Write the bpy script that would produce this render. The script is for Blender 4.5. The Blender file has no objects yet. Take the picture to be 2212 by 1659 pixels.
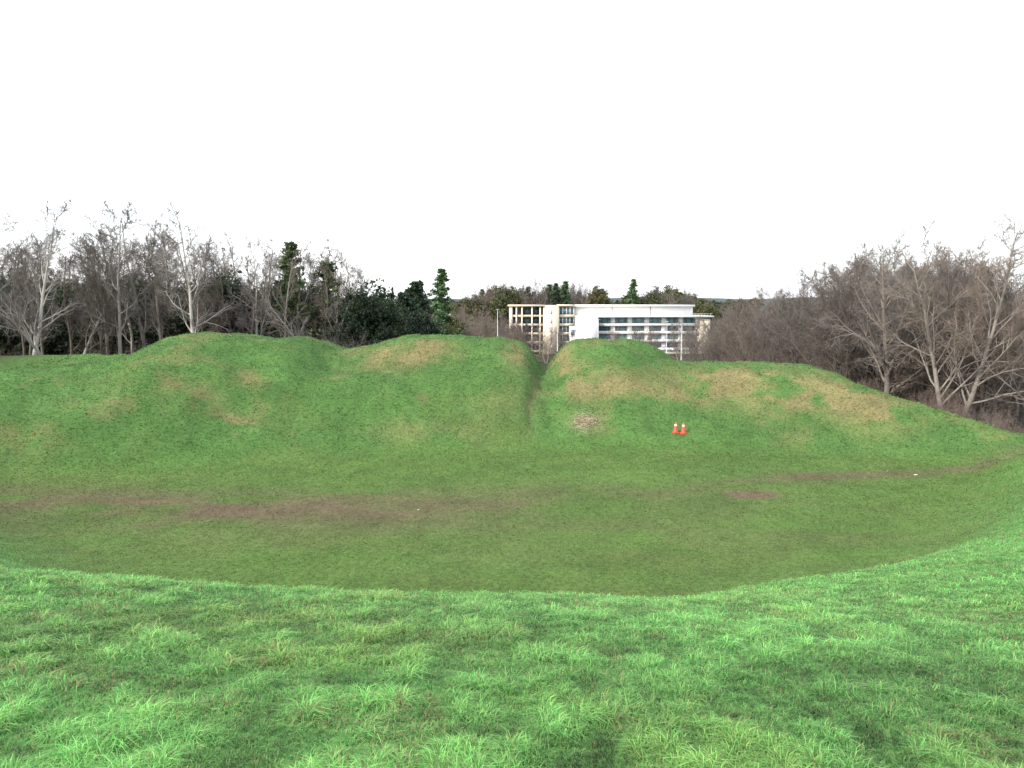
import bpy, bmesh, math, numpy as np
from mathutils import Vector
rng = np.random.default_rng(7)
C = bpy.context.scene.collection
SC = bpy.context.scene

# ------------------------------------------------------------ helpers
_tab = np.random.default_rng(11).random((8, 256, 256))
def vnoise(x, y, k=0):
    t = _tab[k % 8]
    xi = np.floor(x).astype(int); yi = np.floor(y).astype(int)
    fx = x - xi; fy = y - yi
    fx = fx*fx*(3-2*fx); fy = fy*fy*(3-2*fy)
    a = t[xi & 255, yi & 255]; b = t[(xi+1) & 255, yi & 255]
    c = t[xi & 255, (yi+1) & 255]; d = t[(xi+1) & 255, (yi+1) & 255]
    return (a*(1-fx)+b*fx)*(1-fy)+(c*(1-fx)+d*fx)*fy
def fbm(x, y, s, k=0, o=4):
    x = x/s; y = y/s; r = 0; a = 1; n = 0
    for i in range(o):
        r = r + a*vnoise(x+17.3*i, y+5.1*i, k+i); n += a
        a *= .5; x, y = (x*.8-y*.6)*2.03, (x*.6+y*.8)*2.03
    return r/n
def sstep(a, b, x):
    t = np.clip((x-a)/(b-a), 0, 1); return t*t*(3-2*t)
def smooth_tab(pts, sig, lo, hi, n=4000):
    xs = np.linspace(lo, hi, n); p = np.array(pts, float)
    v = np.interp(xs, p[:, 0], p[:, 1]); dx = xs[1]-xs[0]
    m = int(3*sig/dx)+1; k = np.exp(-.5*(np.arange(-m, m+1)*dx/sig)**2); k /= k.sum()
    v = np.convolve(np.pad(v, m, mode='edge'), k, 'valid')
    return lambda q: np.interp(q, xs, v)
def smax(a, b, k):
    h = np.clip(.5+.5*(a-b)/k, 0, 1)
    return b*(1-h)+a*h+k*h*(1-h)

def link(o, parent=None):
    C.objects.link(o)
    if parent is not None: o.parent = parent
    return o
def empty(name, loc=(0, 0, 0)):
    e = bpy.data.objects.new(name, None); e.empty_display_size = .5; e.location = loc
    C.objects.link(e); return e
def raw_mesh(name, V, quads=None, tris=None, col=None, mats=None, smooth=True, midx=None):
    me = bpy.data.meshes.new(name)
    V = np.asarray(V, np.float32); me.vertices.add(len(V)); me.vertices.foreach_set('co', V.ravel())
    nq = 0 if quads is None else len(quads); nt = 0 if tris is None else len(tris)
    L = []; S = []
    if nq: L.append(np.asarray(quads).ravel()); S.append(np.arange(nq)*4)
    if nt: L.append(np.asarray(tris).ravel()); S.append(nq*4+np.arange(nt)*3)
    L = np.concatenate(L).astype(np.int32); S = np.concatenate(S).astype(np.int32)
    me.loops.add(len(L)); me.loops.foreach_set('vertex_index', L)
    me.polygons.add(len(S)); me.polygons.foreach_set('loop_start', S)
    if smooth: me.polygons.foreach_set('use_smooth', np.ones(len(S), bool))
    if midx is not None: me.polygons.foreach_set('material_index', np.asarray(midx, np.int32))
    me.update(calc_edges=True)
    if col is not None:
        a = me.color_attributes.new('Col', 'FLOAT_COLOR', 'POINT')
        c4 = np.ones((len(V), 4), np.float32); c4[:, :3] = col
        a.data.foreach_set('color', c4.ravel())
    for m in (mats or []): me.materials.append(m)
    return me

# ------------------------------------------------------------ materials
def mat(name):
    m = bpy.data.materials.new(name); m.use_nodes = True
    n = m.node_tree.nodes; return m, n, m.node_tree.links, n['Principled BSDF']
def simple(name, col, rough=.7, nscale=3., namt=.25, metal=0, bump=0.):
    m, n, l, b = mat(name)
    tc = n.new('ShaderNodeTexCoord'); nz = n.new('ShaderNodeTexNoise'); nz.inputs['Scale'].default_value = nscale
    nz.inputs['Detail'].default_value = 6
    l.new(tc.outputs['Object'], nz.inputs['Vector'])
    mx = n.new('ShaderNodeMix'); mx.data_type = 'RGBA'
    mx.inputs[6].default_value = (*[c*(1-namt) for c in col], 1); mx.inputs[7].default_value = (*[min(1, c*(1+namt)) for c in col], 1)
    l.new(nz.outputs['Fac'], mx.inputs[0]); l.new(mx.outputs[2], b.inputs['Base Color'])
    b.inputs['Roughness'].default_value = rough; b.inputs['Metallic'].default_value = metal
    if bump:
        bp = n.new('ShaderNodeBump'); bp.inputs['Strength'].default_value = bump
        l.new(nz.outputs['Fac'], bp.inputs['Height']); l.new(bp.outputs[0], b.inputs['Normal'])
    return m
def leafmat(name, transl=.3, hue=None, rough=.6):
    m, n, l, b = mat(name)
    at = n.new('ShaderNodeAttribute'); at.attribute_name = 'Col'
    src = at.outputs['Color']
    if hue:
        oi = n.new('ShaderNodeObjectInfo'); cr = n.new('ShaderNodeValToRGB')
        cr.color_ramp.elements[0].color = (*hue[0], 1); cr.color_ramp.elements[1].color = (*hue[1], 1)
        l.new(oi.outputs['Random'], cr.inputs[0])
        mx = n.new('ShaderNodeMix'); mx.data_type = 'RGBA'; mx.blend_type = 'MULTIPLY'; mx.inputs[0].default_value = 1
        l.new(src, mx.inputs[6]); l.new(cr.outputs[0], mx.inputs[7]); src = mx.outputs[2]
    l.new(src, b.inputs['Base Color']); b.inputs['Roughness'].default_value = rough
    b.inputs['Specular IOR Level'].default_value = .25
    tr = n.new('ShaderNodeBsdfTranslucent'); l.new(src, tr.inputs['Color'])
    ms = n.new('ShaderNodeMixShader'); ms.inputs[0].default_value = transl
    l.new(b.outputs[0], ms.inputs[1]); l.new(tr.outputs[0], ms.inputs[2])
    l.new(ms.outputs[0], n['Material Output'].inputs['Surface'])
    return m
def barkmat(name, a, b_):
    m, n, l, b = mat(name)
    oi = n.new('ShaderNodeObjectInfo'); tc = n.new('ShaderNodeTexCoord')
    nz = n.new('ShaderNodeTexNoise'); nz.inputs['Scale'].default_value = 1.7; nz.inputs['Detail'].default_value = 5
    l.new(tc.outputs['Object'], nz.inputs['Vector'])
    ad = n.new('ShaderNodeMath'); ad.operation = 'MULTIPLY_ADD'; ad.inputs[1].default_value = .5
    l.new(oi.outputs['Random'], ad.inputs[0])
    m2 = n.new('ShaderNodeMath'); m2.operation = 'MULTIPLY'; m2.inputs[1].default_value = .6
    l.new(nz.outputs['Fac'], m2.inputs[0]); l.new(m2.outputs[0], ad.inputs[2])
    cr = n.new('ShaderNodeValToRGB'); cr.color_ramp.elements[0].color = (*a, 1); cr.color_ramp.elements[1].color = (*b_, 1)
    cr.color_ramp.elements[0].position = .2; cr.color_ramp.elements[1].position = .85
    l.new(ad.outputs[0], cr.inputs[0]); l.new(cr.outputs[0], b.inputs['Base Color'])
    b.inputs['Roughness'].default_value = .85
    return m

# ------------------------------------------------------------ terrain shape
P = smooth_tab([(-60, 1), (-16, 1.5), (-7, 7.9), (-3, 8.4), (0, 8.45), (2.5, 8.22), (5, 7.72), (7, 7.12), (8.5, 6.62), (9.5, 6.2),
                (11, 5.42), (14, 3.9), (17, 2.4), (19.5, 1.2), (22, .35), (25, 0), (60, 0)], 1.0, -60, 60)
PR = smooth_tab([(-60, 1), (-16, 1.5), (-7, 7.9), (-3, 8.4), (0, 8.42), (2.5, 8.02), (5, 7.32), (8, 6.42), (10, 5.82), (14, 4.4), (16, 3.4), (18, 2.2),
                (21, .7), (23, .2), (26, 0), (60, 0)], 1.2, -60, 60)
YF = smooth_tab([(-80, 10), (-60, 18), (-40, 31), (-28, 40.5), (-19, 43.5), (-8, 47), (0, 48.4), (12, 48.2), (22, 46.2), (31, 45.3), (45, 44), (90, 44)], 1.5, -80, 90)
YC = smooth_tab([(-80, 20), (-60, 30), (-45, 42), (-35, 52), (-27, 60), (-20, 63), (-9, 66), (3, 66), (8, 65), (17, 63), (24, 61), (25.4, 60),
                 (27.6, 57), (29.4, 54), (30.9, 51), (32.4, 48.6), (36, 47.5), (90, 47)], .7, -80, 90)
ZC = smooth_tab([(-80, 4), (-45, 4.8), (-35, 5.2), (-31, 5.6), (-28.8, 6.1), (-27, 7.3), (-25.3, 7.6), (-22.5, 7.35), (-20, 6.85), (-17.8, 7.0), (-16.4, 6.6), (-14.4, 5.7), (-12.3, 6.15),
                 (-9.6, 7.0), (-7, 7.05), (-4.3, 6.95), (-.9, 6.8), (1.0, 6.3), (2.0, 5.4), (2.7, 4.5), (3.5, 4.9), (4.4, 6.1), (5.6, 6.65), (7.7, 6.75), (9.5, 6.2), (11.5, 5.4), (13.3, 4.95),
                 (17.4, 4.85), (20.6, 4.8), (24, 4.75), (25.4, 4.4), (27.6, 3.3), (29.4, 2.8), (30.9, 2.2), (32.4, 1.6), (36, .9), (45, .3), (90, .2)], .38, -80, 90)
G = smooth_tab([(0, 1.2), (60, 1.0), (90, .2), (150, -3), (250, -10), (340, -11), (450, -7), (700, -2), (1100, 7), (1800, 15), (4000, 20), (6000, 22)], 12, 0, 6000, 12000)
def furx(y): return 1.3+(y-54)*.125+.14*np.sin(y*1.1)+.08*np.sin(y*2.7)
def cshift(x):
    return np.where(x < 0, np.minimum(.02*x*x, 24+0*x), np.minimum(.027*x*x, 22.6+0*x))
def height(x, y):
    x = np.asarray(x, float); y = np.asarray(y, float)
    s = y-cshift(x)
    wr = sstep(0, 6.0, x)
    sc_ = np.clip(s, -60, 60)
    N = P(sc_)*(1-wr)+PR(sc_)*wr
    g = G(np.hypot(x, y))
    g = g + (fbm(x, y, 260, 3, 3)-.5)*18*sstep(500, 1500, np.hypot(x, y))
    g = g-2.0*sstep(28, 40, x)*(1-sstep(150, 200, y))
    wob = (fbm(x, y*0+3, 9, 2, 2)-.5)*2.0
    yf = YF(x)+wob*.8; yc = YC(x); zc = ZC(x)
    t = np.clip((y-yf)/(yc-yf), 0, 1)
    sh = .32*t+.68*(t*t*(3-2*t)); sh = sh+.10*np.sin(t*np.pi)*(fbm(x, y, 7, 5, 2)-.35)*2
    sh = sh*sstep(0, .22, t)
    F = zc*sh
    q = (y-54)/12
    fd = np.exp(-((x-furx(y))/(.34+.5*np.clip(q, 0, 1)))**2)*sstep(50, 55, y)*(1-sstep(67, 70, y))
    back = zc-.5*np.maximum(y-yc-2.2, 0)
    back = np.maximum(back, -40)
    berm = 5.85-.10*(y-59.5-.25*(x+33))**2-8*sstep(-26, -20, x)
    hump = 6.6-.11*(x-10.3)**2*np.where(x > 10.3, .9, 1.6)-.07*(y-70.5)**2
    outer = smax(smax(smax(back, np.maximum(berm, -40), .3), np.maximum(hump, -40), .3), g, .8)
    inside = smax(N, F, .25)
    z = np.where(y > yc, outer, inside)
    z = z-fd*(.35+.35*np.clip(q, 0, 1))*np.minimum(t*3, 1)
    k = sstep(48, 75, np.abs(x)); k = np.maximum(k, sstep(14, 30, -y))
    z = z*(1-k)+np.where(y > yc, z, g)*k
    near = 1-sstep(90, 140, np.hypot(x, y))
    onbank = np.clip(sstep(.02, .3, t)*(y < yc+6), 0, 1)
    floor = sstep(21, 25, s)*(1-sstep(0, .15, t))
    crest = np.exp(-((y-yc)/3.)**2)
    z = z+near*((fbm(x, y, 1.1, 1, 3)-.5)*(.065+.25*onbank-.04*floor)+(fbm(x, y, 5, 4, 2)-.5)*(.14+.5*onbank*(1-.6*crest)))
    return z

def blob(x, y, cx, cy, rx, ry):
    return np.exp(-(((x-cx)/rx)**2+((y-cy)/ry)**2))
TAN = [(-9.3, 61.5, 3.2, 2.4, 1), (-6.5, 62.5, 2, 1.5, .6), (.3, 62, 1.0, 2.6, .9), (4.0, 63, .8, 2.4, 1.2), (4.6, 59, 2, 2, .7), (22, 55.5, 4.4, 2.1, 1.2), (16, 60, 4.6, 1.8, .95), (19, 58, 3.4, 1.8, .95),
       (25.6, 53, 2.4, 2.2, 1.1), (-19.6, 55, 1.5, .9, .8), (-22.5, 52, 2.2, 1, .8), (-19, 50.5, 2, .7, .8), (-26, 49, 2.8, 1.2, .5), (7.5, 57.5, 4, 1.8, .85), (-1, 55, 2.5, 2, .3),
       (13, 57, 3, 1.5, .6), (-30, 45, 3, 1.2, .4), (-24.5, 58.6, 2.0, .5, .5), (6.8, 64.8, 3, .35, .5), (-6.0, 51.5, 4, 1.2, .4), (10.5, 70, 3, 2, .2)]
def masks(x, y):
    s = y-cshift(x)
    t = (y-YF(x))/(YC(x)-YF(x))
    tan = 0
    for a in TAN: tan = tan+a[4]*blob(x, y, *a[:4])
    n = fbm(x, y, 1.6, 2, 4)
    tan = np.clip(tan*1.2*sstep(.28, .6, n), 0, 1)
    tan = np.maximum(tan, .40*sstep(.60, .74, fbm(x, y, 2.2, 6, 4))*sstep(.05, .3, t)*(t < 1.3))
    n2 = fbm(x*.5, y, 2.2, 3, 4)
    pathy = np.interp(x, [-40, -24, -5, 0, 8, 16, 24, 32, 45], [36, 36.2, 36, 37, 39.5, 42.3, 43.6, 45.8, 46])
    wid = np.interp(x, [-30, -8, 2, 12, 45], [3.8, 2.8, 2.4, 1.2, 1.0]); amp = np.interp(x, [-30, -6, 0, 10, 20, 45], [.9, .85, .65, .6, .8, .9])
    mud = amp*np.exp(-((y-pathy)/wid)**2)*sstep(.10, .66, n2)
    mud = mud+.30*np.exp(-((y-33)/6.0)**2)*sstep(.25, .65, n2)*(1-sstep(8, 18, np.abs(x+6)-12))
    mud = np.maximum(mud, 1.4*np.clip(1.8*blob(x, y, 12.4, 38.4, 1.4, .8)-.35*n2, 0, 1))
    mud = np.maximum(mud, 1.3*np.clip(1.8*blob(x, y, 17.0, 42.6, 1.2, .6)-.4*n2, 0, 1))
    mud = np.maximum(mud, .6*np.exp(-((x-furx(y))/.25)**2)*sstep(51, 56, y)*(1-sstep(67, 69, y))*sstep(.3, .6, n))
    crest = np.exp(-((y-YC(x)-.9)/.55)**2)*sstep(.35, .6, fbm(x, y, 3, 4, 2))
    mud = np.maximum(mud, .6*crest)
    return s, t, np.clip(tan, 0, 1), np.clip(mud, 0, 1)
def ground_color(x, y):
    s, t, tan, mud = masks(x, y)
    n = fbm(x, y, 3.5, 5, 4)[:, None]; n3 = fbm(x, y, .8, 7, 3)[:, None]
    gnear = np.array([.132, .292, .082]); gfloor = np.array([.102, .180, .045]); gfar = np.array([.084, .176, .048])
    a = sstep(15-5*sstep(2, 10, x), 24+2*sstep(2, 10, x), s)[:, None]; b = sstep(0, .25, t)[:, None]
    gnear = gnear*(1+.14*sstep(-4, 8, x)[:, None])  # lens flare painted in: near grass gets paler to the right
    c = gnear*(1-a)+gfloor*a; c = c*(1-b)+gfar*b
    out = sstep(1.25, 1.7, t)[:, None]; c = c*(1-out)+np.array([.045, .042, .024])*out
    c = c*(.80+.40*n)*(.82+.36*n3)
    yel = sstep(.5, .75, fbm(x, y, 2.6, 0, 3))[:, None]
    c = c*(1-.25*yel)+np.array([.15, .20, .06])*.25*yel
    c = c*(1-.78*tan[:, None])+np.array([.255, .205, .10])*(.8+.4*n3)*.78*tan[:, None]
    m = (.85*mud)[:, None]; c = c*(1-m)+np.array([.150, .105, .073])*(.75+.5*n3)*m
    st_ = np.clip(.9*blob(x, y, 5.2, 53.2, .8, 1.0)*(.4+1.2*n3[:, 0]), 0, 1)[:, None]
    c = c*(1-st_)+np.array([.34, .28, .18])*st_
    r = np.hypot(x, y)
    h = sstep(300, 1500, r)[:, None]; c = c*(1-h)+np.array([.10, .125, .12])*h  # aerial haze painted into the far ground colour by distance
    return c, tan, mud

def axis(lo, hi, st, far, g=1.13):
    core = list(np.arange(lo, hi+1e-6, st)); a = []; v = hi; d = st
    while v < far: d *= g; v += d; a.append(v)
    b = []; v = lo; d = st
    while v > -far: d *= g; v -= d; b.append(v)
    return np.array(b[::-1]+core+a)
xs = axis(-46, 46, .25, 5000); ys = axis(-6, 76, .25, 5000)
X, Y = np.meshgrid(xs, ys); xf = X.ravel(); yfl = Y.ravel()
Z = height(xf, yfl)
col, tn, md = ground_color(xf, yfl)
nx, ny = len(xs), len(ys)
i = (np.arange(ny-1)[:, None]*nx+np.arange(nx-1)[None, :]).ravel()
Q = np.stack([i, i+1, i+nx+1, i+nx], 1)
gm, n, l, b = mat('grassy_ground')
at = n.new('ShaderNodeAttribute'); at.attribute_name = 'Col'
tc = n.new('ShaderNodeTexCoord')
nz = n.new('ShaderNodeTexNoise'); nz.inputs['Scale'].default_value = 5; nz.inputs['Detail'].default_value = 8; nz.inputs['Roughness'].default_value = .7
l.new(tc.outputs['Object'], nz.inputs['Vector'])
cr = n.new('ShaderNodeValToRGB'); cr.color_ramp.elements[0].position = .3; cr.color_ramp.elements[1].position = .7
cr.color_ramp.elements[0].color = (.5, .5, .5, 1); cr.color_ramp.elements[1].color = (1.05, 1.05, 1.05, 1)
l.new(nz.outputs['Fac'], cr.inputs[0])
mx = n.new('ShaderNodeMix'); mx.data_type = 'RGBA'; mx.blend_type = 'MULTIPLY'; mx.inputs[0].default_value = 1
l.new(at.outputs['Color'], mx.inputs[6]); l.new(cr.outputs[0], mx.inputs[7]); l.new(mx.outputs[2], b.inputs['Base Color'])
b.inputs['Roughness'].default_value = .95; b.inputs['Specular IOR Level'].default_value = .1
bp = n.new('ShaderNodeBump'); bp.inputs['Strength'].default_value = .6; bp.inputs['Distance'].default_value = .08
l.new(nz.outputs['Fac'], bp.inputs['Height']); l.new(bp.outputs[0], b.inputs['Normal'])
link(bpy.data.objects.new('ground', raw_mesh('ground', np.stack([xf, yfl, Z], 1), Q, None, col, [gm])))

# ------------------------------------------------------------ grass
def grass(name, N, d0, d1, th, seed):
    r = np.random.default_rng(seed)
    u = r.random(N); d = d0*(d1/d0)**u
    a = (r.random(N)*2-1)*th
    x = d*np.sin(a); y = d*np.cos(a)
    s, t, tan, mud = masks(x, y)
    keep = (t < 1.35)
    hid = (s > 11.5) & (s < 21) & (np.abs(x) < 7) & (x < 2)
    keep &= ~(hid & (r.random(N) < .7))
    keep &= r.random(N) > mud*.6
    x, y, d, s, t, tan, mud = [v[keep] for v in (x, y, d, s, t, tan, mud)]
    tc_ = .10+.012*d
    cx = np.round(x/tc_+.35*np.sin(y*7))*tc_; cy = np.round(y/tc_+.35*np.sin(x*6))*tc_
    pull = .4*r.random(len(x))*(d < 30)
    vx = cx-x; vy = cy-y
    x = x+vx*pull; y = y+vy*pull
    N = len(x); z = height(x, y)
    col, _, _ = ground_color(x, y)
    onbank = sstep(.05, .3, t); floor = sstep(20, 24, s)*(1-onbank)
    clump = fbm(x, y, .20, 1, 3); big = fbm(x, y, 1.1, 3, 3)
    H = (.024+.050*sstep(.42, .80, clump)*(.5+big))*(1-.5*floor)*(1+.6*onbank)
    H = np.maximum(H, d*.0012)*(.5+.9*r.random(N))
    W = np.maximum(.0034, d*.00095)*(.7+.6*r.random(N))
    lean = .4+1.2*r.random(N)
    out = np.arctan2(-vy, -vx)
    la = np.where(r.random(N) < .5, out+r.normal(0, .8, N), r.random(N)*2*np.pi)
    az = la+r.normal(0, .5, N)
    wx = -np.sin(az)*W*.5; wy = np.cos(az)*W*.5
    dx = np.cos(la); dy = np.sin(la)
    p0 = np.stack([x, y, z-.01], 1)
    p1 = np.stack([x+dx*lean*H*.40, y+dy*lean*H*.40, z+H*.62], 1)
    p2 = np.stack([x+dx*lean*H*1.2, y+dy*lean*H*1.2, z+H*(1.05-.42*lean)], 1)
    w = np.stack([wx, wy, 0*wx], 1)
    V = np.stack([p0-w, p0+w, p1+w*.8, p1-w*.8, p2], 1).reshape(-1, 3)
    k = np.arange(N)*5
    Q = np.stack([k, k+1, k+2, k+3], 1); T = np.stack([k+3, k+2, k+4], 1)
    nearb = 1-sstep(8, 25, d)
    rc = (1+(r.random(N)-.5)*(.55+.55*nearb))[:, None]
    patch = fbm(x, y, .40, 2, 3)
    base = col*rc*(1+(clump[:, None]-.5)*(.8+.9*nearb[:, None]))*(1+(patch[:, None]-.5)*.45*nearb[:, None])*1.10
    hue = r.random(N)[:, None]
    base = base*(1+np.array([.40, .0, .1])*(hue-.5)*1.3)
    base = base*(1+np.array([.5, .1, .0])*(sstep(.55, .8, fbm(x, y, .9, 4, 3))[:, None])*.4*nearb[:, None])
    straw = (r.random(N) < .04+.22*tan+.20*sstep(.58, .72, fbm(x, y, .5, 6, 3))*(1-onbank)*(1-floor))[:, None]
    base = np.where(straw, np.array([.34, .28, .14])*(.5+.7*r.random(N)[:, None]), base)
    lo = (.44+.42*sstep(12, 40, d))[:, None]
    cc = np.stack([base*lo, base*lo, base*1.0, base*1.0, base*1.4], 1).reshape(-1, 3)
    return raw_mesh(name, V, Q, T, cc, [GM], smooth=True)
GM = leafmat('grass_blades', .42, rough=.42)
lawn = empty('grass')
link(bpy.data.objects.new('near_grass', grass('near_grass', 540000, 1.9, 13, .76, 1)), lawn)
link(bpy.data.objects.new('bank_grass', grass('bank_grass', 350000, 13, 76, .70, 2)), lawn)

# ------------------------------------------------------------ trees
def nrm(v): return v/np.maximum(np.linalg.norm(v, axis=-1, keepdims=True), 1e-9)
def grow(r, st, di, ln, r0, seg, wig, up, tip=.15):
    pts = [st]; p = st; d = nrm(di)
    for k in range(seg):
        d = nrm(d+r.normal(0, wig, d.shape)+np.array([0, 0, up])); p = p+d*(ln/seg)[:, None]; pts.append(p)
    rad = r0[:, None]*(1-(1-tip)*np.linspace(0, 1, seg+1)[None, :])
    return np.stack(pts, 1), rad
def kids(r, pts, rad, ln, n, f0, f1, a0, a1, l0, l1, seg, wig, up, rr=.6, rmin=.008, tip=.2, fall=.65):
    N, K, _ = pts.shape
    f = f0+(f1-f0)*((np.arange(n)[None, :]+r.random((N, n)))/n)
    q = f*(K-1); k = np.minimum(q.astype(int), K-2); w = (q-k)[..., None]
    I = np.arange(N)[:, None]
    pos = pts[I, k]*(1-w)+pts[I, k+1]*w; T = nrm(pts[I, k+1]-pts[I, k])
    R = rad[I, k]*(1-w[..., 0])+rad[I, k+1]*w[..., 0]
    rv = r.normal(0, 1, T.shape); pr = nrm(rv-(rv*T).sum(-1, keepdims=True)*T)
    a = (a0+(a1-a0)*r.random((N, n)))[..., None]
    D = np.cos(a)*T+np.sin(a)*pr
    L = ln[:, None]*(l0+(l1-l0)*r.random((N, n)))*(1.15-fall*f)
    pos = pos.reshape(-1, 3); D = D.reshape(-1, 3); L = L.ravel(); R = np.maximum(R.ravel()*rr, rmin)
    p2, r2 = grow(r, pos, D, L, R, seg, wig, up, tip)
    return p2, r2, L
class MB:
    def __init__(s): s.V = []; s.Q = []; s.M = []; s.c = 0; s.col = []
    def tubes(s, pts, rad, S, m=0, col=(.5, .5, .5)):
        N, K, _ = pts.shape
        T = nrm(np.gradient(pts, axis=1)); ref = np.array([.31, .87, .12])
        u = nrm(np.cross(T, ref)); v = np.cross(T, u)
        an = np.arange(S)*2*np.pi/S
        ring = pts[:, :, None]+rad[:, :, None, None]*(np.cos(an)[None, None, :, None]*u[:, :, None]+np.sin(an)[None, None, :, None]*v[:, :, None])
        base = s.c+(np.arange(N)*K*S)[:, None, None]+(np.arange(K-1)*S)[None, :, None]
        j = np.arange(S)[None, None, :]; j2 = (j+1) % S
        q = np.stack([base+j, base+j2, base+S+j2, base+S+j], -1).reshape(-1, 4)
        s.V.append(ring.reshape(-1, 3)); s.Q.append(q); s.M.append(np.full(len(q), m)); s.c += N*K*S
        s.col.append(np.tile(np.array(col), (N*K*S, 1)))
    def leaves(s, r, p, size, m, col, flat=0.):
        N = len(p); a = nrm(r.normal(0, 1, (N, 3))); a[:, 2] *= 1-flat; a = nrm(a)
        b = nrm(np.cross(a, r.normal(0, 1, (N, 3))))
        sz = (size*(.6+.8*r.random(N)))[:, None]; a = a*sz; b = b*sz*.55
        s.V.append(np.stack([p-a-b*.3, p+b-a*.1, p+a, p-b+a*.1], 1).reshape(-1, 3))
        s.Q.append((s.c+np.arange(N)*4)[:, None]+np.arange(4)[None, :]); s.M.append(np.full(N, m)); s.c += 4*N
        s.col.append(np.repeat(col, 4, axis=0))
    def mesh(s, name, mats):
        return raw_mesh(name, np.concatenate(s.V), np.concatenate(s.Q), None, np.concatenate(s.col), mats, True, np.concatenate(s.M))
BK_B = barkmat('bark_brown', (.062, .050, .039), (.18, .145, .112))
BK_P = barkmat('bark_pale_grey', (.19, .175, .15), (.46, .44, .39))
BK_R = barkmat('bark_twig_brown', (.105, .080, .066), (.24, .185, .150))
BK_G = barkmat('bark_grey', (.108, .096, .084), (.27, .24, .21))
BK_T = barkmat('bark_twig_grey', (.088, .078, .070), (.205, .18, .163))
def bare(seed, H, tr, cs, sp, n=(16, 7, 6, 5), up1=.10, ang=(.5, 1.0), stems=1, tw=.012, bark=BK_B, lean=.05, twm=None, fall=.65, wig=.11):
    r = np.random.default_rng(seed); m = MB()
    st = np.zeros((stems, 3)); st[:, :2] = r.normal(0, .12*(stems-1)+.001, (stems, 2))
    di = np.tile([0, 0, 1.], (stems, 1)); di[:, :2] += r.normal(0, lean*(1+2.5*(stems > 1)), (stems, 2))
    ln = H*(.85+.15*r.random(stems)); ln[0] = H
    st[:, 2] = -.6
    p, rd = grow(r, st, di, ln, np.full(stems, tr)/np.sqrt(stems), 12, .06, .03, .12)
    m.tubes(p, rd, 7)
    n1, n2, n3, n4 = n
    p1, r1, l1 = kids(r, p, rd, ln, n1, cs, .98, ang[0], ang[1], sp*.8, sp*1.25, 7, wig, up1, .5, .028, fall=fall)
    m.tubes(p1, r1, 5)
    p2, r2, l2 = kids(r, p1, r1, l1, n2, .2, .98, .45, 1.05, .32, .6, 5, wig+.03, up1*.6, .6, .018)
    m.tubes(p2, r2, 4)
    p3, r3, l3 = kids(r, p2, r2, l2, n3, .15, 1., .4, 1.0, .4, .7, 4, wig+.06, up1*.3, .65, tw)
    m.tubes(p3, r3, 3, 1)
    p4, r4, l4 = kids(r, p3, r3, l3, n4, .1, 1., .4, 1., .4, .8, 2, .2, .0, .7, tw*.8, .5)
    m.tubes(p4, r4, 3, 1)
    return m.mesh('bare_tree_mesh', [bark, twm or bark])
def shrub(seed, H, bark, n=20, tw=.011):
    r = np.random.default_rng(seed); m = MB()
    st = np.zeros((n, 3)); st[:, :2] = r.normal(0, H*.13, (n, 2)); st[:, 2] = -.4
    di = np.zeros((n, 3)); di[:, 2] = 1; di[:, :2] = st[:, :2]/(H*.3)+r.normal(0, .28, (n, 2))
    ln = H*(.6+.45*r.random(n))
    p, rd = grow(r, st, di, ln, np.full(n, .05), 7, .13, .02, .2); m.tubes(p, rd, 4)
    p1, r1, l1 = kids(r, p, rd, ln, 7, .12, .98, .4, 1.1, .25, .5, 5, .15, .03, .6, .014); m.tubes(p1, r1, 3)
    p2, r2, l2 = kids(r, p1, r1, l1, 6, .1, 1, .4, 1., .35, .65, 3, .17, .0, .7, tw); m.tubes(p2, r2, 3)
    p3, r3, l3 = kids(r, p2, r2, l2, 4, .1, 1, .4, 1., .4, .8, 2, .18, .0, .7, tw*.8, .5); m.tubes(p3, r3, 3)
    return m.mesh('shrub_mesh', [bark])
LF = leafmat('evergreen_leaves', .2, ((.8, .85, .8), (1.3, 1.2, 1.0)))
def bush(seed, H, W, colr, nc=110, per=75, size=.2, z0=.0):
    r = np.random.default_rng(seed); m = MB()
    p, rd = grow(r, np.array([[0, 0, -.5]]), np.array([[0, 0, 1.]]), np.array([H*.85]), np.array([.22]), 6, .06, 0); m.tubes(p, rd, 6)
    p1, r1, l1 = kids(r, p, rd, np.array([H]), 16, .15, .95, .5, 1.2, .2, .4, 4, .1, .05, .5, .02); m.tubes(p1, r1, 4)
    d = nrm(r.normal(0, 1, (nc, 3))); rad = .45+.55*r.random(nc)**.5
    c = d*rad[:, None]*(.78+.34*r.random(nc))[:, None]
    hh = (c[:, 2]+1)/2
    c[:, :2] *= (W/2*(1.12-.55*hh**1.5))[:, None]; c[:, 2] = z0+H*(.02+.96*np.clip(hh, 0, 1.1))
    cs = .28+.5*r.random(nc)
    q = np.repeat(c, per, 0)+r.normal(0, 1, (nc*per, 3))*np.repeat(cs, per)[:, None]*H*.085*np.array([1, 1, .7])
    tone = np.repeat(.6+.8*r.random(nc), per)*(.7+.6*r.random(nc*per))
    cc = np.array(colr)[None]*tone[:, None]*(1+np.array([.3, 0, -.1])*(np.repeat(r.random(nc), per)[:, None]-.5))
    q[:, 2] = np.maximum(q[:, 2], .05)
    m.leaves(r, q, size, 1, cc)
    return m.mesh('bush_mesh', [BK_B, LF])
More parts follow.
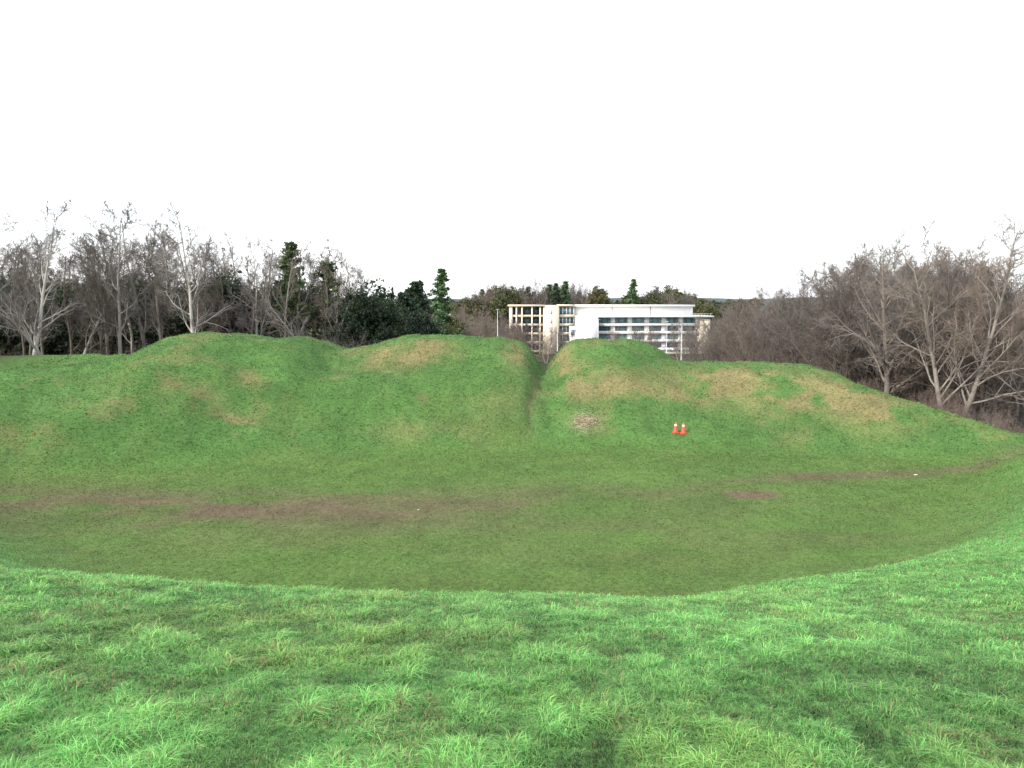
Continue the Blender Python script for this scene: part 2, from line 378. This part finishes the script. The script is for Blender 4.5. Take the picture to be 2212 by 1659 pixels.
def conifer(seed, H, W, colr, tiers=26, nb=9, per=30, size=.2, z0=.08, gap=0., droop=-.12, power=.9, tuft=.22, rise=.15):
    r = np.random.default_rng(seed); m = MB()
    p, rd = grow(r, np.array([[0, 0, -.5]]), np.array([[0, 0, 1.]]), np.array([H]), np.array([H*.018]), 8, .02, .02, .06); m.tubes(p, rd, 6)
    n = tiers*nb; f = z0+(1-z0)*(np.repeat((np.arange(tiers)+.5)/tiers, nb)+r.normal(0, .012, n)); f = np.clip(f, z0, .995)
    az = r.random(n)*2*np.pi; L = W/2*(1.04-((f-z0)/(1-z0)))**power*(.5+.6*r.random(n))+.15
    if gap: L *= np.where(r.random(n) > gap, 1, .3)
    st = np.stack([0*f, 0*f, f*(H-.5)], 1); di = np.stack([np.cos(az), np.sin(az), rise+.5*f], 1)
    b_, rb = grow(r, st, di, L, np.full(n, .045), 4, .06, droop, .3); m.tubes(b_, rb, 3)
    k = (.18+.82*r.random((n, per))**.6)*3.999; ki = np.minimum(k.astype(int), 3); w = (k-ki)[..., None]; I = np.arange(n)[:, None]
    q = (b_[I, ki]*(1-w)+b_[I, ki+1]*w)+r.normal(0, 1, (n, per, 3))*np.array([tuft, tuft, tuft*.55])*(.5+L[:, None, None]*.3)
    tone = np.repeat(.6+.8*r.random(n), per)*(.7+.6*r.random(n*per))
    m.leaves(r, q.reshape(-1, 3), size, 1, np.array(colr)[None]*tone[:, None])
    return m.mesh('conifer_mesh', [BK_B, LF])

tall = [bare(20+i, 15, .18, .35, .21, (14, 7, 5, 5), .10, (.4, .95), bark=[BK_P, BK_G, BK_B, BK_B][i], twm=[BK_T, BK_B, BK_B, BK_T][i], lean=.07, tw=.012) for i in range(4)]
pale = [bare(40+i, 15.5, .21, .30, .27, (14, 7, 6, 5), .08, (.5, 1.1), bark=BK_P, twm=BK_T, lean=.14, stems=1+(i == 1), tw=.014) for i in range(3)]
dome = [bare(60+i, 13, .28, .16, .46, (20, 8, 6, 5), .045, (.5, 1.05), bark=[BK_G, BK_G, BK_B][i], twm=[BK_T, BK_R, BK_T][i], tw=.012, stems=1+i, fall=.80, wig=.10) for i in range(3)]
shr = [shrub(80+i, 8, [BK_R, BK_B, BK_T][i]) for i in range(3)]
hol = [bush(100+i, 9, 8, [(.022, .038, .019), (.032, .050, .024), (.026, .042, .026)][i], size=.17) for i in range(3)]
ivy = bush(110, 7, 6, (.085, .095, .045), nc=80, size=.16)
con = [conifer(120, 14, 7.0, (.035, .065, .036)), conifer(121, 14, 8.0, (.06, .12, .055), tiers=20, nb=10, gap=.25), conifer(122, 12, 8.0, (.025, .046, .030), power=.7)]
pine = [conifer(130, 14, 7.2, (.08, .105, .055), tiers=12, nb=8, per=34, z0=.30, gap=.35, droop=.03, power=.6, tuft=.24), conifer(131, 15, 7.0, (.08, .11, .055), tiers=14, nb=8, per=34, z0=.22, gap=.35, droop=.02, power=.7, tuft=.24)]

def place(name, me, x, y, H, H0, parent=None, z=None, wide=1., rot=None):
    o = bpy.data.objects.new(name, me); s = H/H0
    zz = float(height(np.array([x]), np.array([y]))[0]) if z is None else z
    o.location = (x, y, zz-.1); o.scale = (s*wide, s*wide, s)
    o.rotation_euler = (0, 0, rng.random()*6.28 if rot is None else rot)
    return link(o, parent)
def U(px): return (px-1106)/1640
def ztop(py, d): return 10-d*math.tan(math.atan((py-829)/1640)+math.radians(6.2))
def gz(x, y): return float(height(np.array([x]), np.array([y]))[0])
for px, d, py, me in [(45, 74, 445, 0), (150, 76, 440, 1), (250, 80, 462, 2), (330, 86, 465, 0), (430, 78, 465, 2), (700, 84, 545, 1), (-40, 72, 455, 2), (555, 88, 522, 0)]:
    x = U(px)*d; place('bare_ash_tree', pale[me], x, d, ztop(py, d)-gz(x, d), 15)
for px, d, py, me in [(635, 92, 515, 1), (712, 95, 538, 0)]:
    x = U(px)*d; place('pine_tree', pine[me], x, d, ztop(py, d)-gz(x, d), 15)
for px, d, py, k, H0, nm, w in [(900, 118, 600, con[2], 12, 'yew_tree', 1.), (955, 130, 572, con[1], 14, 'cedar_tree', .95), (1366, 380, 598, con[1], 14, 'cedar_tree', .9),
                          (785, 88, 622, hol[0], 9, 'holly_tree', .8), (835, 90, 645, hol[1], 9, 'holly_tree', .8), (915, 96, 668, hol[2], 9, 'holly_tree', .7),
                          (740, 92, 650, hol[0], 9, 'holly_tree', .8), (875, 108, 625, con[2], 12, 'yew_tree', .9)]:
    x = U(px)*d; place(nm, k, x, d, ztop(py, d)-gz(x, d), H0, wide=w)
wood = empty('woodland')
tops = smooth_tab([(-400, 530), (0, 520), (200, 510), (350, 490), (470, 530), (600, 535), (680, 535), (760, 600), (850, 660), (1100, 680)], 20, -400, 1200)
for i in range(90):
    px = -220+i*11.1+rng.normal(0, 12); d = 78+rng.random()*34
    if px > 790: continue
    x = U(px)*d; py = tops(px)+rng.normal(0, 22)+10
    me = tall[rng.integers(4)]; place('bare_tree', me, x, d, max(5, ztop(py, d)-gz(x, d)), 15, wood, wide=.9+.3*rng.random())
for i in range(78):
    px = -260+i*14.5+rng.normal(0, 12); d = 92+rng.random()*30
    if px > 860: continue
    x = U(px)*d; py = np.interp(px, [0, 200, 400, 650, 800, 870], [602, 608, 622, 640, 650, 665])+rng.normal(0, 16)
    place('evergreen_understorey', hol[rng.integers(3)], x, d, max(4, ztop(py, d)-gz(x, d)), 9, wood, wide=1.0)
for i in range(30):
    px = -100+i*32+rng.normal(0, 14); d = 80+rng.random()*14
    if px > 850: continue
    x = U(px)*d; place('undergrowth', shr[1+rng.integers(2)], x, d, 4+4*rng.random(), 8, wood)
rw = empty('woodland')
rt = smooth_tab([(1480, 740), (1530, 690), (1580, 640), (1680, 600), (1780, 592), (1860, 555), (1920, 540), (2000, 540), (2080, 508), (2140, 555), (2212, 620), (2400, 560)], 12, 1450, 2500)
for i in range(52):
    px = 1520+i*14.5+rng.normal(0, 8); d = np.interp(px, [1500, 1750, 1950, 2200], [98, 84, 72, 66])+rng.random()*18
    if 2125 < px < 2260 and i % 3: continue
    x = U(px)*d; py = rt(px)+abs(rng.normal(0, 18))+4
    me = dome[rng.integers(3)] if rng.random() < .66 else shr[rng.integers(3)]
    H0 = 13 if me in dome else 8
    if H0 == 8: py += 22
    place('bare_tree', me, x, d, max(3, ztop(py, d)-gz(x, d)), H0, rw, wide=.9 if H0 == 13 else .8)
for px, d, py, me in [(2065, 63, 490, 1), (1925, 70, 527, 0), (2130, 66, 552, 2), (1830, 76, 552, 2), (2260, 58, 630, 0)]:
    x = U(px)*d; place('bare_tree', dome[me], x, d, ztop(py, d)-gz(x, d), 13, wide=.95)
for i in range(34):
    px = 1540+i*24+rng.normal(0, 8); d = np.interp(px, [1500, 1750, 1950, 2200, 2400], [84, 72, 64, 55, 52])+rng.random()*7
    x = U(px)*d; place('undergrowth', shr[rng.integers(3)], x, d, (2.5+2*rng.random())*(.75 if px > 2100 else 1), 8, rw)
for i in range(14):
    px = 1600+i*42+rng.normal(0, 12); d = np.interp(px, [1500, 1750, 1950, 2200], [112, 98, 88, 84])+rng.random()*10
    x = U(px)*d
    if px > 2080: continue
    place('evergreen_understorey', hol[rng.integers(3)] if rng.random() < .5 else ivy, x, d, 2.5+2.5*rng.random(), 8, rw)
pk = empty('distant_trees')
sk = [(980, 660), (1030, 632), (1080, 618), (1130, 635), (1160, 622), (1220, 608), (1260, 635), (1300, 628), (1330, 650), (1400, 632), (1440, 625), (1480, 630), (1520, 652), (1600, 660)]
skx = [a[0] for a in sk]; sky_ = [a[1] for a in sk]
for i in range(120):
    px = 860+i*6.2+rng.normal(0, 5); d = 370+rng.random()*70
    x = U(px)*d; py = np.interp(px, skx, sky_)+rng.normal(0, 7)
    q = rng.random()
    if q < .42: me, H0, w = dome[rng.integers(3)], 13, .8
    elif q < .84: me, H0, w = ivy, 7, .8
    elif q < .90: me, H0, w = hol[1], 9, .9
    else: me, H0, w = con[rng.integers(2)], 14, 1.0
    place('distant_tree', me, x, d, max(8, ztop(py, d)-gz(x, d)), H0, pk, wide=w)
for i in range(46):
    px = 850+i*6+rng.normal(0, 6); d = 170+rng.random()*70
    x = U(px)*d; py = np.interp(px, [850, 950, 1040, 1100, 1130], [665, 680, 680, 700, 715])+rng.normal(0, 9)
    q = rng.random(); me, H0 = (dome[1], 13) if q < .5 else ((shr[0], 8) if q < .92 else (ivy, 7))
    place('distant_tree', me, x, d, max(5, ztop(py, d)-gz(x, d)), H0, pk, wide=.9)
for px, d, py in [(1145, 240, 692), (1180, 220, 700), (1215, 215, 705), (1330, 230, 708), (1375, 240, 700), (1410, 225, 708), (1470, 220, 700), (1505, 210, 690), (1530, 200, 690), (1250, 200, 735), (1350, 190, 735), (1560, 190, 690), (1590, 190, 680)]:
    x = U(px)*d; place('distant_tree', [dome[1], dome[2]][px % 2], x, d, max(4, ztop(py, d)-gz(x, d)), 13, pk, wide=.9)
for i in range(100):
    px = -250+i*28; d = 500+rng.random()*400
    x = U(px)*d; k = rng.integers(3)
    place('distant_tree', [dome[0], hol[1], ivy][k], x, d, max(9, ztop(646+rng.normal(0, 5), d)-gz(x, d)), [13, 9, 7][k], pk, wide=1.8)

# ------------------------------------------------------------ buildings
def boxes(name, L, m, parent=None):
    V = []; Q = []; c = 0
    for (x0, x1, y0, y1, z0, z1) in L:
        V += [(x0, y0, z0), (x1, y0, z0), (x1, y1, z0), (x0, y1, z0), (x0, y0, z1), (x1, y0, z1), (x1, y1, z1), (x0, y1, z1)]
        Q += [[c+a for a in f] for f in ((0, 3, 2, 1), (4, 5, 6, 7), (0, 1, 5, 4), (1, 2, 6, 5), (2, 3, 7, 6), (3, 0, 4, 7))]; c += 8
    return link(bpy.data.objects.new(name, raw_mesh(name, V, Q, None, None, [m], False)), parent)
M_white = simple('white_render', (.80, .79, .77), .7, 1, .04)
M_stone = simple('cream_stone', (.66, .59, .47), .8, .6, .12)
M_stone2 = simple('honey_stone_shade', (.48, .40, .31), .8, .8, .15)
M_glass, n, l, b = mat('window_glass')
b.inputs['Base Color'].default_value = (.07, .15, .20, 1); b.inputs['Roughness'].default_value = .08; b.inputs['Specular IOR Level'].default_value = .8
M_teal = simple('teal_glass_panel', (.22, .38, .39), .15, .5, .3)
M_frame = simple('dark_frame', (.12, .14, .15), .5)
ob = empty('office_building', (0, 300, -11.3))
D = .183
def BX(px): return (px-1106)*D
def BZ(py): return 8.7-(py-658)*D+11.3
W = []; S = []; Gs = []; Tl = []; Fr = []; S2 = []
x0, x1 = BX(1100), BX(1176)
S.append((x0-.6, x1, -1.2, 18, BZ(661.5), BZ(658)))
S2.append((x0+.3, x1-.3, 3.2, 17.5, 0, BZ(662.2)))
lv = [BZ(v) for v in (662, 682, 701, 720, 739, 758, 772)]
for k in range(1, 6):
    S.append((x0, x1-.01, -.4, 3, lv[k]-.35, lv[k]+.45))
for px in (1100, 1114, 1126, 1147.5, 1165, 1173):
    S.append((BX(px), BX(px)+(1.3 if px in (1100, 1173) else .55), -.7, 3.1, 0, BZ(661.6)))
for k in range(0, 5):
    for a, b2 in ((1104, 1113), (1130, 1147), (1151, 1164)):
        Gs.append((BX(a), BX(b2), 2.5, 3.15, lv[k+1]+.5, lv[k]-.5))
        Fr.append((BX((a+b2)/2)-.08, BX((a+b2)/2)+.08, 2.35, 2.49, lv[k+1]+.5, lv[k]-.5))
S.append((BX(1177), BX(1206), -2.2, 17, 0, BZ(659)))
for k in range(5): S2.append((BX(1188), BX(1192), -2.26, -2.1, lv[k+1]+.7, lv[k]-.9))
S.append((BX(1206)+.02, BX(1240), -.3, 16, BZ(661), BZ(657.5)))
for k in range(5):
    Gs.append((BX(1207), BX(1239), .9, 1.2, lv[k+1]+.6, lv[k]-.3))
    S.append((BX(1206)+.03, BX(1240)-.02, -.1, 1.6, lv[k+1]-.5, lv[k+1]+.58))
    for q in range(5): W.append((BX(1207+q*7.8), BX(1207+q*7.8)+.22, .6, .88, lv[k+1]+.6, lv[k]-.3))
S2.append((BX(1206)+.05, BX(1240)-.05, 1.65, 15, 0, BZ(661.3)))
W.append((BX(1240), BX(1286), -9, -2.5, 0, BZ(684)))
W.append((BX(1228), BX(1240)-.02, -7, -2.6, 0, BZ(703)))
Gs.append((BX(1230), BX(1238), -7.08, -6.9, BZ(722), BZ(710)))
W.append((BX(1240)+.02, BX(1497), 2, 18, BZ(681), BZ(662)))
W.append((BX(1237), BX(1500), .6, 19, BZ(661.8), BZ(658)))
Fr.append((BX(1405), BX(1405)+.25, 1.9, 2.1, BZ(681), BZ(662))); Fr.append((BX(1322), BX(1322)+.2, 1.9, 2.1, BZ(681), BZ(662)))
W.append((BX(1241), BX(1536), -3.2, 19, BZ(684.5), BZ(681.2)))
for q in range(38): W.append((BX(1290+q*6.45), BX(1290+q*6.45)+.08, -3.1, -3.0, BZ(681.1), BZ(677)))
W.append((BX(1290), BX(1534), -3.12, -3.02, BZ(677), BZ(676.4)))
rows = [(685, 697), (703.5, 714), (721.5, 732), (739.5, 750)]
for k, (a, b2) in enumerate(rows):
    x_a, x_b = BX(1287), BX(1506)
    (Tl if k % 2 == 0 else Gs).append((x_a, x_b, .8, 1.1, BZ(b2), BZ(a)))
    W.append((x_a-.02, x_b+1.0+.4*k, -1.0, 1.9, BZ(b2+6.3), BZ(b2)-.02))
    for q in range(19):
        xx = x_a+q*(x_b-x_a)/18
        wd = .9 if q % 3 == 0 else .09
        (W if q % 3 == 0 else Fr).append((xx-wd, xx+wd, .2, .78, BZ(b2)+.01, BZ(a)-.01))
S.append((BX(1286)+.05, BX(1506)+.4, -.6, 1.8, 0, BZ(757.4)))
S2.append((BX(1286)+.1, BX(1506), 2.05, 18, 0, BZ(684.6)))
S.append((BX(1506)+.5, BX(1530), -2, 16, 0, BZ(688)))
for k, mm, nm in ((W, M_white, 'white_walls'), (S, M_stone, 'stone_frame'), (S2, M_stone2, 'rear_walls'), (Gs, M_glass, 'windows'), (Tl, M_teal, 'teal_glazing'), (Fr, M_frame, 'mullions')):
    boxes(nm, k, mm, ob)
M_roof = simple('slate_roof', (.20, .185, .18), .8, 2, .2)
def house(x, y, w, dp, h, rh, rot, base=None):
    e = empty('stone_house', (x, y, gz(x, y)-1 if base is None else base)); e.rotation_euler = (0, 0, rot)
    boxes('walls', [(-w/2, w/2, -dp/2, dp/2, 0, h)], M_stone, e)
    V = [(-w/2-.3, -dp/2-.4, h), (w/2+.3, -dp/2-.4, h), (w/2+.3, dp/2+.4, h), (-w/2-.3, dp/2+.4, h), (-w/2-.3, 0, h+rh), (w/2+.3, 0, h+rh)]
    me = raw_mesh('roof', V, [(0, 1, 5, 4), (2, 3, 4, 5), (0, 3, 2, 1)], [(0, 4, 3), (1, 2, 5)], None, [M_roof], False)
    link(bpy.data.objects.new('roof', me), e)
    boxes('chimney', [(w*.3, w*.3+.9, -.4, .4, h+rh*.6, h+rh+1.2)], M_stone2, e)
    wn = []; nn = max(2, int(w/3))
    for f in range(int(h//2.8)):
        for q in range(nn):
            xx = -w/2+(q+.5)*w/nn; wn.append((xx-.55, xx+.55, -dp/2-.05, -dp/2+.1, .9+f*2.8, 2.2+f*2.8))
    boxes('windows', wn, M_glass, e)
house(U(940)*262, 262, 16, 9, 13.0, 3, .1)
house(U(2170)*150, 150, 20, 9, 8, 3.6, .1, -3.5); house(U(2215)*125, 125, 14, 9, 6, 3.5, .1, -3); house(U(2060)*190, 190, 26, 9, 10, 3.5, .1, -6); house(U(2165)*200, 200, 30, 9, 14, 4, .1, -6)
M_pole = simple('galvanised_pole', (.60, .61, .61), .45, 3, .08)
def lamp(px, d, py):
    x = U(px)*d; z = gz(x, d); h = ztop(py, d)-z
    e = empty('lamp_post', (x, d, z))
    m = MB(); m.tubes(np.array([[[0, 0, 0], [0, 0, 1.2], [0, 0, 1.25], [0, 0, h]]], float), np.array([[.13, .13, .08, .055]]), 10)
    link(bpy.data.objects.new('pole', m.mesh('pole', [M_pole])), e)
    boxes('lantern', [(-.30, .30, -.10, .10, h-.02, h+.06), (-.38, -.30, -.08, .08, h-.04, h+.04), (.30, .38, -.08, .08, h-.04, h+.04)], M_pole, e)
for a in ((1204, 150, 698), (1292, 150, 690), (1440, 150, 694), (1472, 160, 700), (1075, 160, 668)): lamp(*a)

# ------------------------------------------------------------ traffic cones
M_or = simple('orange_plastic', (.75, .06, .035), .45, 6, .12); M_wh = simple('reflective_white', (.8, .8, .8), .4, 6, .08)
def cone(x, y, rot, tilt):
    z = gz(x, y)+.03; e = empty('traffic_cone', (x, y, z)); e.rotation_euler = (tilt, .03, rot); e.scale = (.9, .9, .9)
    def ringm(name, prof, m, S=28):
        V = []; Q = []
        for rr, zz in prof:
            for k in range(S): V.append((rr*math.cos(2*math.pi*k/S), rr*math.sin(2*math.pi*k/S), zz))
        for a in range(len(prof)-1):
            for k in range(S): Q.append((a*S+k, a*S+(k+1) % S, (a+1)*S+(k+1) % S, (a+1)*S+k))
        link(bpy.data.objects.new(name, raw_mesh(name, V, Q, None, None, [m])), e)
    H = .80
    R = lambda q: .19-.145*q
    ringm('body', [(.20, .045), (.195, .06), (R(0), .075), (R(.5), .045+.5*H), (R(1), H), (.025, H+.008), (.0, H+.008)], M_or)
    ringm('reflective_band', [(R(.60)+.002, .045+.60*(H-.045)), (R(.60)+.006, .047+.60*(H-.045)), (R(.80)+.006, .045+.80*(H-.045)), (R(.8)+.002, .047+.8*(H-.045))], M_wh)
    V = []
    for zz, hs in ((-.06, .235), (.03, .235), (.05, .215)):
        for sx, sy in ((-1, -.8), (-.8, -1), (.8, -1), (1, -.8), (1, .8), (.8, 1), (-.8, 1), (-1, .8)): V.append((sx*hs, sy*hs, zz))
    Q = [(a*8+k, a*8+(k+1) % 8, a*8+8+(k+1) % 8, a*8+8+k) for a in range(2) for k in range(8)]
    me = bpy.data.meshes.new('base'); me.from_pydata(V, [], Q+[tuple(range(16, 24)), tuple(range(7, -1, -1))]); me.materials.append(M_or)
    link(bpy.data.objects.new('base', me), e)
cone(11.35, 52.0, .2, -.08); cone(11.88, 51.95, .6, -.05)

# dead cut grass scattered thinly on the bank
r = np.random.default_rng(5); N = 1100
a = r.random(N)*6.28; rr = np.abs(r.normal(0, .55, N))
k = .75+.6*fbm(np.cos(a)*2+5, np.sin(a)*2+5, 1, 2, 2)
x = 5.2+rr*.95*k*np.cos(a); y = 53.2+rr*1.3*k*np.sin(a); z = height(x, y)+.04+.04*r.random(N)
az = r.random(N)*6.28; ln = .04+.09*r.random(N); dz = (r.random(N)-.3)*.03
w = .012
dx = np.cos(az)*ln; dy = np.sin(az)*ln; px_ = -np.sin(az)*w; py_ = np.cos(az)*w
V = np.stack([np.stack([x-dx-px_, y-dy-py_, z], 1), np.stack([x-dx+px_, y-dy+py_, z], 1), np.stack([x+dx+px_, y+dy+py_, z+dz+.02], 1), np.stack([x+dx-px_, y+dy-py_, z+dz], 1)], 1).reshape(-1, 3)
cc = np.repeat(np.array([.50, .43, .29])[None]*(.6+.6*r.random(N))[:, None], 4, 0)
link(bpy.data.objects.new('dead_grass_pile', raw_mesh('dead_grass_pile', V, np.arange(N*4).reshape(-1, 4), None, cc, [leafmat('straw', .2)])))
M_fl = simple('flint', (.55, .52, .42), .7, 20, .2)
for sx, sy, ss in ((23.3, 43.0, .08), (-4.5, 35.6, .04)):
    bm = bmesh.new(); me = bpy.data.meshes.new('stone'); bmesh.ops.create_icosphere(bm, subdivisions=2, radius=ss)
    for v in bm.verts: v.co *= .8+.35*rng.random(); v.co.z *= .4; v.co.x *= 1.5
    bm.to_mesh(me); bm.free(); me.materials.append(M_fl)
    o = bpy.data.objects.new('stone', me); o.location = (sx, sy, gz(sx, sy)+ss*.25); link(o)

# ------------------------------------------------------------ light, sky, camera
el, az = math.radians(36), math.radians(232)
w = bpy.data.worlds.new('World'); SC.world = w; w.use_nodes = True
n = w.node_tree.nodes; l = w.node_tree.links; bg = n['Background']
sk_ = n.new('ShaderNodeTexSky'); sk_.sky_type = 'NISHITA'; sk_.sun_disc = False; sk_.sun_elevation = el; sk_.sun_rotation = az
sk_.air_density = 1.0; sk_.dust_density = 3
ad = n.new('ShaderNodeMix'); ad.data_type = 'RGBA'; ad.blend_type = 'ADD'; ad.inputs[0].default_value = 1
ad.inputs[7].default_value = (8.2, 8.3, 8.7, 1)   # bright veil of thin high cloud
l.new(sk_.outputs[0], ad.inputs[6]); l.new(ad.outputs[2], bg.inputs['Color']); bg.inputs['Strength'].default_value = .15
sd = bpy.data.lights.new('sun', 'SUN'); sd.energy = 3.8; sd.angle = math.radians(1.5); sd.color = (1, .95, .86)
so = bpy.data.objects.new('sun', sd); link(so)
to = Vector((math.sin(az)*math.cos(el), math.cos(az)*math.cos(el), math.sin(el)))
so.rotation_euler = to.to_track_quat('Z', 'Y').to_euler(); so.location = (-30, -30, 60)
cd = bpy.data.cameras.new('camera'); cd.sensor_width = 36; cd.lens = 26.7; cd.clip_end = 12000; cd.clip_start = .05
co = bpy.data.objects.new('camera', cd); co.location = (0, 0, 10); co.rotation_euler = (math.radians(90-6.2), 0, 0); link(co)
SC.camera = co
SC.view_settings.view_transform = 'Standard'; SC.view_settings.look = 'None'; SC.view_settings.exposure = 0
